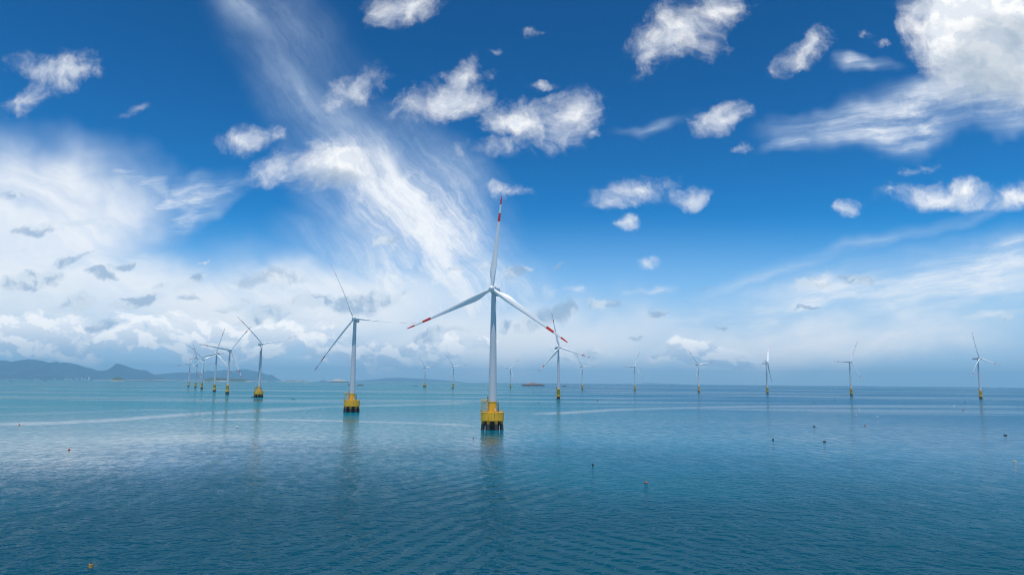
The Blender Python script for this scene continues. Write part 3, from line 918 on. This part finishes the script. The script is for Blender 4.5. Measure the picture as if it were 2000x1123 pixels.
def place(bx, by, hy):
    d = 1333.33 * 90 / (by - hy)
    x = (bx - 1000) / 1333.33 * d

    def proj(p):
        q = Vector(p) - Vector((0, 0, CAM_H))
        zz = q.dot(_f)
        return 1000 + 1333.33 * q.dot(_r) / zz, 561.5 - 1333.33 * q.dot(_u) / zz
    for _ in range(30):
        z = -(x * x + d * d) / (2 * RE)
        b, u = proj((x, d, z)), proj((x, d, z + 90))
        d *= (b[1] - u[1]) / (by - hy)
        x += (bx - b[0]) * d / 1333.33
    return Vector((x, d, -(x * x + d * d) / (2 * RE)))


def turbine(bx, by, hy, yaw, phase, pitch, kind, label):
    p = place(bx, by, hy)
    root = link('wind_turbine', None, None, Matrix.Translation(p))
    tag(root, label, 'wind turbine', 'wind turbines standing in the sea')
    face = Matrix.Rotation(math.atan2(-p.x, p.y), 4, 'Z')          # foundations are turned alike towards the open water
    if kind == 'cap':
        cap = link('pile_cap', ME['pile_cap'], root, face)
        link('railing', ME['cap_railing'], cap)
        for k in range(8):
            a = R(22.5 + 45 * k + (0 if bx > 900 else 14))
            m = Matrix.Translation((6.15 * math.cos(a), 6.15 * math.sin(a), 0))
            lean = Matrix.Rotation(R(4.5), 4, Vector((math.sin(a), -math.cos(a), 0)))
            link('pile', ME['pile'], root, face @ Matrix.Translation((6.35 * math.cos(a), 6.35 * math.sin(a), 2.6)) @ lean @ Matrix.Translation((0, 0, -2.6)))
        link('core', ME['cap_core'], root, face)
        tp = link('transition_piece', ME['transition_piece'], root, face)
        link('sign_plate', ME['sign_plate'], tp)
        s = link('access_stair', ME['access_stair'], root, face)
        link('railing', ME['railing'], s)
        link('signal_lamp', ME['signal_lamp'], root, face)
        link('davit_crane', ME['davit_crane'], root, face)
        link('tower', ME['tower_cap'], root)
    else:
        link('monopile', ME['monopile_wide' if kind == 'wide' else 'monopile'], root, face)
        wk = link('walkway', ME['walkway'], root, face)
        link('railing', ME['walkway_railing'], wk)
        link('davit_crane', ME['davit_mono'], root, face)
        if kind == 'mono':
            link('boat_landing', ME['boat_landing'], root, face)
            link('boat_landing', ME['boat_landing'], root, face @ Matrix.Rotation(math.pi, 4, 'Z'))
        link('tower', ME['tower_mono'], root)
    yawm = Matrix.Rotation(R(yaw), 4, 'Z')
    head = Matrix.Translation((0, 0, HUB_Z)) @ yawm @ Matrix.Rotation(-TILT, 4, 'Y')
    nac = link('nacelle', ME['nacelle'], root, head)
    link('wind_sensor', ME['wind_sensor'], nac)
    link('cooler', ME['cooler'], nac)
    hubm = head @ Matrix.Translation((4.8, 0, 0))
    link('hub', ME['hub'], root, hubm)
    for k in range(3):
        a = R(phase + 120 * k)
        # head axes: X = rotor axis to windward, Y = sideways, Z = up; blade: Z along the span, X along the chord
        er = Vector((0, math.sin(a), math.cos(a)))
        et = Vector((0, math.cos(a), -math.sin(a)))
        ey = Vector((-1, 0, 0))
        m = Matrix((et, ey, er)).transposed().to_4x4()
        link('blade', ME['blade'], root, hubm @ m @ Matrix.Rotation(R(pitch), 4, 'Z'))
    return root


for t in TURB:
    turbine(*t)


# ------------------------------------------------------------------ buoys and boats
def buoy_lab(name, x, y, w, h, style, colour, label, lean=0.0, turn=0.0):
    """floats on the sea; w, h in metres"""
    p = on_sea(x, y)
    o = link(name, None, None, Matrix.Translation(p) @ Matrix.Rotation(R(turn), 4, 'Z') @ Matrix.Rotation(R(lean), 4, 'Y'))
    tag(o, label, 'buoy', 'net buoys afloat')
    col = MATS[colour]
    b = MB()
    if style == 'drum':            # upright foam drum with rounded rims
        b.lathe([(w * .38, -h * .6), (w * .5, -h * .5), (w * .5, h * .56), (w * .46, h * .63), (w * .3, h * .68), (w * .08, h * .7)], 20)
    elif style == 'float':         # drum lying on its side
        b.lathe([(h * .3, -w * .5), (h * .5, -w * .42), (h * .5, w * .42), (h * .3, w * .5)], 18, Matrix.Translation((0, 0, h * .22)) @ Matrix.Rotation(R(90), 4, 'Y'))
    else:                          # round ball
        b.lathe([(w * .5 * math.sin(a), h * .25 - w * .5 * math.cos(a)) for a in np.linspace(.08, math.pi - .08, 14)], 20)
    link('float', b.mesh('float', col), o)
    c = MB()
    if style == 'drum':
        c.tube((0, 0, h * .65), (0, 0, h * .8), w * .18, w * .15, 10).tube((-w * .2, 0, h * .8), (w * .2, 0, h * .8), w * .08, w * .08, 8)
    elif style == 'float':
        for s in (-.22, .22):
            c.lathe([(h * .53, s * w - h * .04), (h * .55, s * w), (h * .53, s * w + h * .04)], 18, Matrix.Translation((0, 0, h * .22)) @ Matrix.Rotation(R(90), 4, 'Y'))
    else:
        c.tube((0, 0, h * .25 + w * .45), (0, 0, h * .25 + w * .62), w * .1, w * .08, 8)
    link('strap' if style == 'float' else 'cap', c.mesh('cap', MATS['dark'] if colour != 'dark' else MATS['brown']), o)
    return o


MATS = {'dark': simple('dark weed growth', (.035, .02, .018), .8, .4, 4), 'brown': simple('weathered foam', (.34, .15, .09), .8, .4, 3), 'ochre': simple('weedy yellow foam', (.30, .19, .05), .8, .45, 3),
        'orange': simple('orange plastic', (.46, .12, .03), .5, .15, 3), 'white': simple('white foam', (.60, .56, .53), .7, .1, 3), 'cream': simple('cream foam', (.74, .55, .36), .7, .2, 3)}
B = [
    ('drum', 177, 1107.5, .72, .85, 'ochre', 'ochre foam drum buoy with dark cap at the bottom left, the nearest one', 4),
    ('drum', 1157.7, 909.5, .62, 1.15, 'dark', 'dark upright buoy right of the yellow reflection of the largest turbine', 6),
    ('float', 1262, 944, 1.05, .85, 'brown', 'square brown foam float, lowest of the floats right of the big reflection', 0),
    ('drum', 1510.3, 859.5, .8, 1.35, 'dark', 'dark upright tilted float left of a flat one, below the edge on turbine', -12),
    ('float', 1610.3, 863, 1.4, 1.0, 'dark', 'dark squat float with a thin wake to its left', 0),
    ('float', 1590.2, 833.3, 1.7, .9, 'dark', 'small dark flat float above the squat dark float with a wake', 0),
    ('float', 1689.8, 830.8, 2.0, .8, 'brown', 'thin brown flat float below the two pale little ones on the right', 0),
    ('float', 1672.3, 812, 1.7, 1.3, 'cream', 'tiny cream coloured float below the second turbine from the right', 0),
    ('ball', 1713.6, 815.4, 1.9, 1.6, 'white', 'tiny white ball float right of the tiny cream coloured one', 0),
    ('float', 1963.5, 850.5, 1.7, 1.1, 'dark', 'dark float near the right edge, above the long cream one', 8),
    ('float', 1981.8, 901, 1.5, .75, 'cream', 'long cream and dark float lowest at the right edge', 6),
    ('float', 1885.2, 786.3, 2.2, 1.4, 'dark', 'tiny dark float left of the reflection of the turbine nearest the right edge', 0),
    ('float', 1881.6, 801.2, 2.0, 1.1, 'brown', 'tiny brown float below the tiny dark one near the turbine at the right edge', 0),
    ('ball', 134.8, 878.8, 1.15, 1.15, 'orange', 'orange and white ball buoy with a thin wake, on the left', 0),
    ('drum', 38.3, 830, 1.1, 1.5, 'orange', 'small orange buoy leaning on the pale calm band at far left', -25),
    ('float', 462.8, 834.6, 1.9, 1.5, 'white', 'white float with pinkish side, below the close row of turbines', 0),
    ('ball', 924.5, 855.6, 1.0, 1.0, 'orange', 'small orange ball just left of the big yellow reflection', 0),
    ('float', 393, 783, 4.0, 1.6, 'white', 'leftmost of three white specks below the close row of turbines', 0),
    ('ball', 421, 783.6, 1.7, 1.6, 'white', 'middle one of three white specks below the close row of turbines', 0),
    ('ball', 425.6, 783.6, 1.9, 1.9, 'white', 'rightmost of three white specks below the close row of turbines', 0),
    ('ball', 432, 790.5, 1.3, 1.2, 'orange', 'reddish speck just below the three white specks', 0),
    ('float', 1051.5, 786.8, 1.6, 1.2, 'dark', 'dark speck left of the reflection of the turbine with fender frames', 0),
    ('float', 1166.3, 782.6, 1.8, 1.4, 'dark', 'dark speck right of the turbine with fender frames', 0),
    ('float', 1604, 781.2, 2.2, 1.2, 'brown', 'brown speck left of the second turbine from the right, left of its twin', 0),
    ('float', 1630.3, 782.4, 2.0, 1.3, 'dark', 'dark speck close left of the second turbine from the right', 0),
    ('float', 1589.6, 786.6, 1.8, 1.2, 'dark', 'dark speck lowest of three left of the second turbine from the right', 0),
    ('ball', 1678, 799.6, 1.8, 1.6, 'white', 'white speck just below the reflection of the second turbine from the right', 0),
    ('float', 1863.5, 792.3, 2.4, 1.4, 'white', 'white speck left of the turbine nearest the right edge', 0),
]
for s, x, y, w, h, c, lab, lean in B:
    if c in ('white', 'orange', 'cream'):
        w, h = w * .8, h * .8
    buoy_lab('buoy', x, y, w, h, s, c, lab, lean, random.uniform(-25, 25))

M_HULL = simple('dark boat hull', (.03, .04, .05), .5, .2, 1)
M_CAB = simple('boat cabin paint', (.28, .30, .32), .5, .2, 1)


def boat(x, y, L, label, turn=0, cabin=True, name='boat', cat='boat'):
    p = on_sea(x, y)
    o = link(name, None, None, Matrix.Translation(p) @ Matrix.Rotation(R(turn), 4, 'Z'))
    tag(o, label, cat, 'small boats on the water')
    w, h = L * .27, L * .13
    rings = []
    for t in np.linspace(0, 1, 9):
        xx = (t - .5) * L
        ww = w / 2 * (min(1, .75 + t) if t < .5 else max(.03, 1 - ((t - .5) / .5) ** 2.2))
        sh = h * (1 + .55 * max(0, t - .45))
        rings.append([(xx, -ww * .6, -h * .5), (xx, -ww, sh * .4), (xx, -ww, sh), (xx, ww, sh), (xx, ww, sh * .4), (xx, ww * .6, -h * .5)])
    link('hull', MB().loft(rings).mesh('hull', M_HULL, 30), o)
    c = MB()
    if cabin:
        c.box((-L * .18, 0, h + L * .09), (L * .24, w * .62, L * .19)).box((-L * .18, 0, h + L * .195), (L * .28, w * .7, L * .02)).tube((-L * .18, 0, h + L * .2), (-L * .18, 0, h + L * .42), L * .01)
    else:
        c.box((0, 0, h + L * .03), (L * .4, w * .6, L * .06)).tube((L * .2, 0, h), (L * .2, 0, h + L * .2), L * .015)
    link('cabin' if cabin else 'deckhouse', c.mesh('cabin', M_CAB), o)
    return o


boat(493.5, 776, 6.0, 'small dark boat just left of the piles of a turbine by the hills', 8, False)
boat(573.3, 779, 5.0, 'low dark boat on open water right of the close row of turbines', 5, False)
boat(1142, 763, 7.0, 'dark boat beside the foot of a small far turbine', 15)
boat(882.8, 758.6, 11, 'dark barge lying against the left foot of a tiny far turbine', 0, False, 'barge', 'barge')
boat(848.5, 754.8, 7, 'dark speck of a boat between the two tiny turbines left of the tallest tower', 10)
boat(893.6, 755, 6, 'dark speck of a boat right of the tiny turbine with the barge', 10)
boat(226, 752, 6, 'lone dark boat in front of the cone shaped hill', 20)
boat(20, 744.6, 16, 'far dark boat before the hills, leftmost of three', 12)
boat(62, 743.6, 16, 'far pale boat before the hills, middle one of three', 5)
boat(86.7, 744.2, 18, 'far dark boat before the hills, rightmost of three', 8)

# far harbour works on the horizon
hp = at_dist(632, 745, 12000)
hr = link('lattice_mast', None, None, Matrix.Translation((hp.x, hp.y, -12000 ** 2 / (2 * RE))))
tag(hr, 'hazy thin mast on a low works platform, left of the second largest turbine', 'mast')
mm = MB()
for a, b in ((-3, -3), (3, -3), (-3, 3), (3, 3)):
    mm.tube((a, b, 6), (a * .15, b * .15, 76), 1.0, .6, 6)
for k in range(7):
    s = 3 * (1 - k / 8)
    mm.box((0, 0, 12 + k * 8.5), (2 * s, 2 * s, .8))
link('mast', mm.mesh('mast', M_STEEL), hr)
pm = MB()
pm.box((0, 0, 6), (130, 40, 12)).box((-38, 0, 16), (34, 26, 10)).box((30, 0, 15), (26, 20, 8))
link('platform', pm.mesh('platform', M_CAB), hr)

# pale buildings of the shore town under the hills
M_TOWN = simple('pale town walls', (.66, .64, .60), .8, .12, .05)
tx = [(128, 3.2), (133, 3), (139, 2.2), (160, 4), (166, 2.6), (174, 5), (216, 3), (221, 4), (69, 1.6), (75, 1.6), (107, 2), (150, 2.5)]
for i, (x, hpx) in enumerate(tx):
    D = 16500
    b = at_dist(x, 742, D)
    hgt = hpx * D / 1333
    o = link('building', None, None, Matrix.Translation((b.x, b.y, -D * D / (2 * RE))))
    tag(o, 'pale hazy block on the shore below the hills', 'building', 'pale blocks of the far shore town')
    wdt = random.uniform(18, 34)
    link('wall', MB().box((0, 0, hgt / 2), (wdt, 22, hgt)).mesh('wall', M_TOWN), o)
    link('roof', MB().box((0, 0, hgt + 1.2), (wdt * .94, 20, 2.4)).box((wdt * .2, 0, hgt + 4.4), (6, 6, 4)).mesh('roof', M_CAB), o)

# ------------------------------------------------------------------ haze
hz = MB().box((0, 0, 0), (84200, 84200, 1500))
hm_ = bpy.data.materials.new('haze')
hm_.use_nodes = True
N = NT(hm_.node_tree)
ho = N.n('ShaderNodeOutputMaterial')
pv = N.n('ShaderNodeVolumePrincipled')
N.t.links.new(pv.outputs[0], ho.inputs['Volume'])
pv.inputs['Color'].default_value = (.38, .76, 1.0, 1)
pv.inputs['Density'].default_value = 4.6e-5
zlo = -2 * 42000 ** 2 / (2 * RE) - 20
zhi = 730
hb = MB().box((0, 0, (zlo + zhi) / 2), (84400, 84400, zhi - zlo))
hzo = link('haze', hb.mesh('haze', hm_))
tag(hzo, kind='stuff')
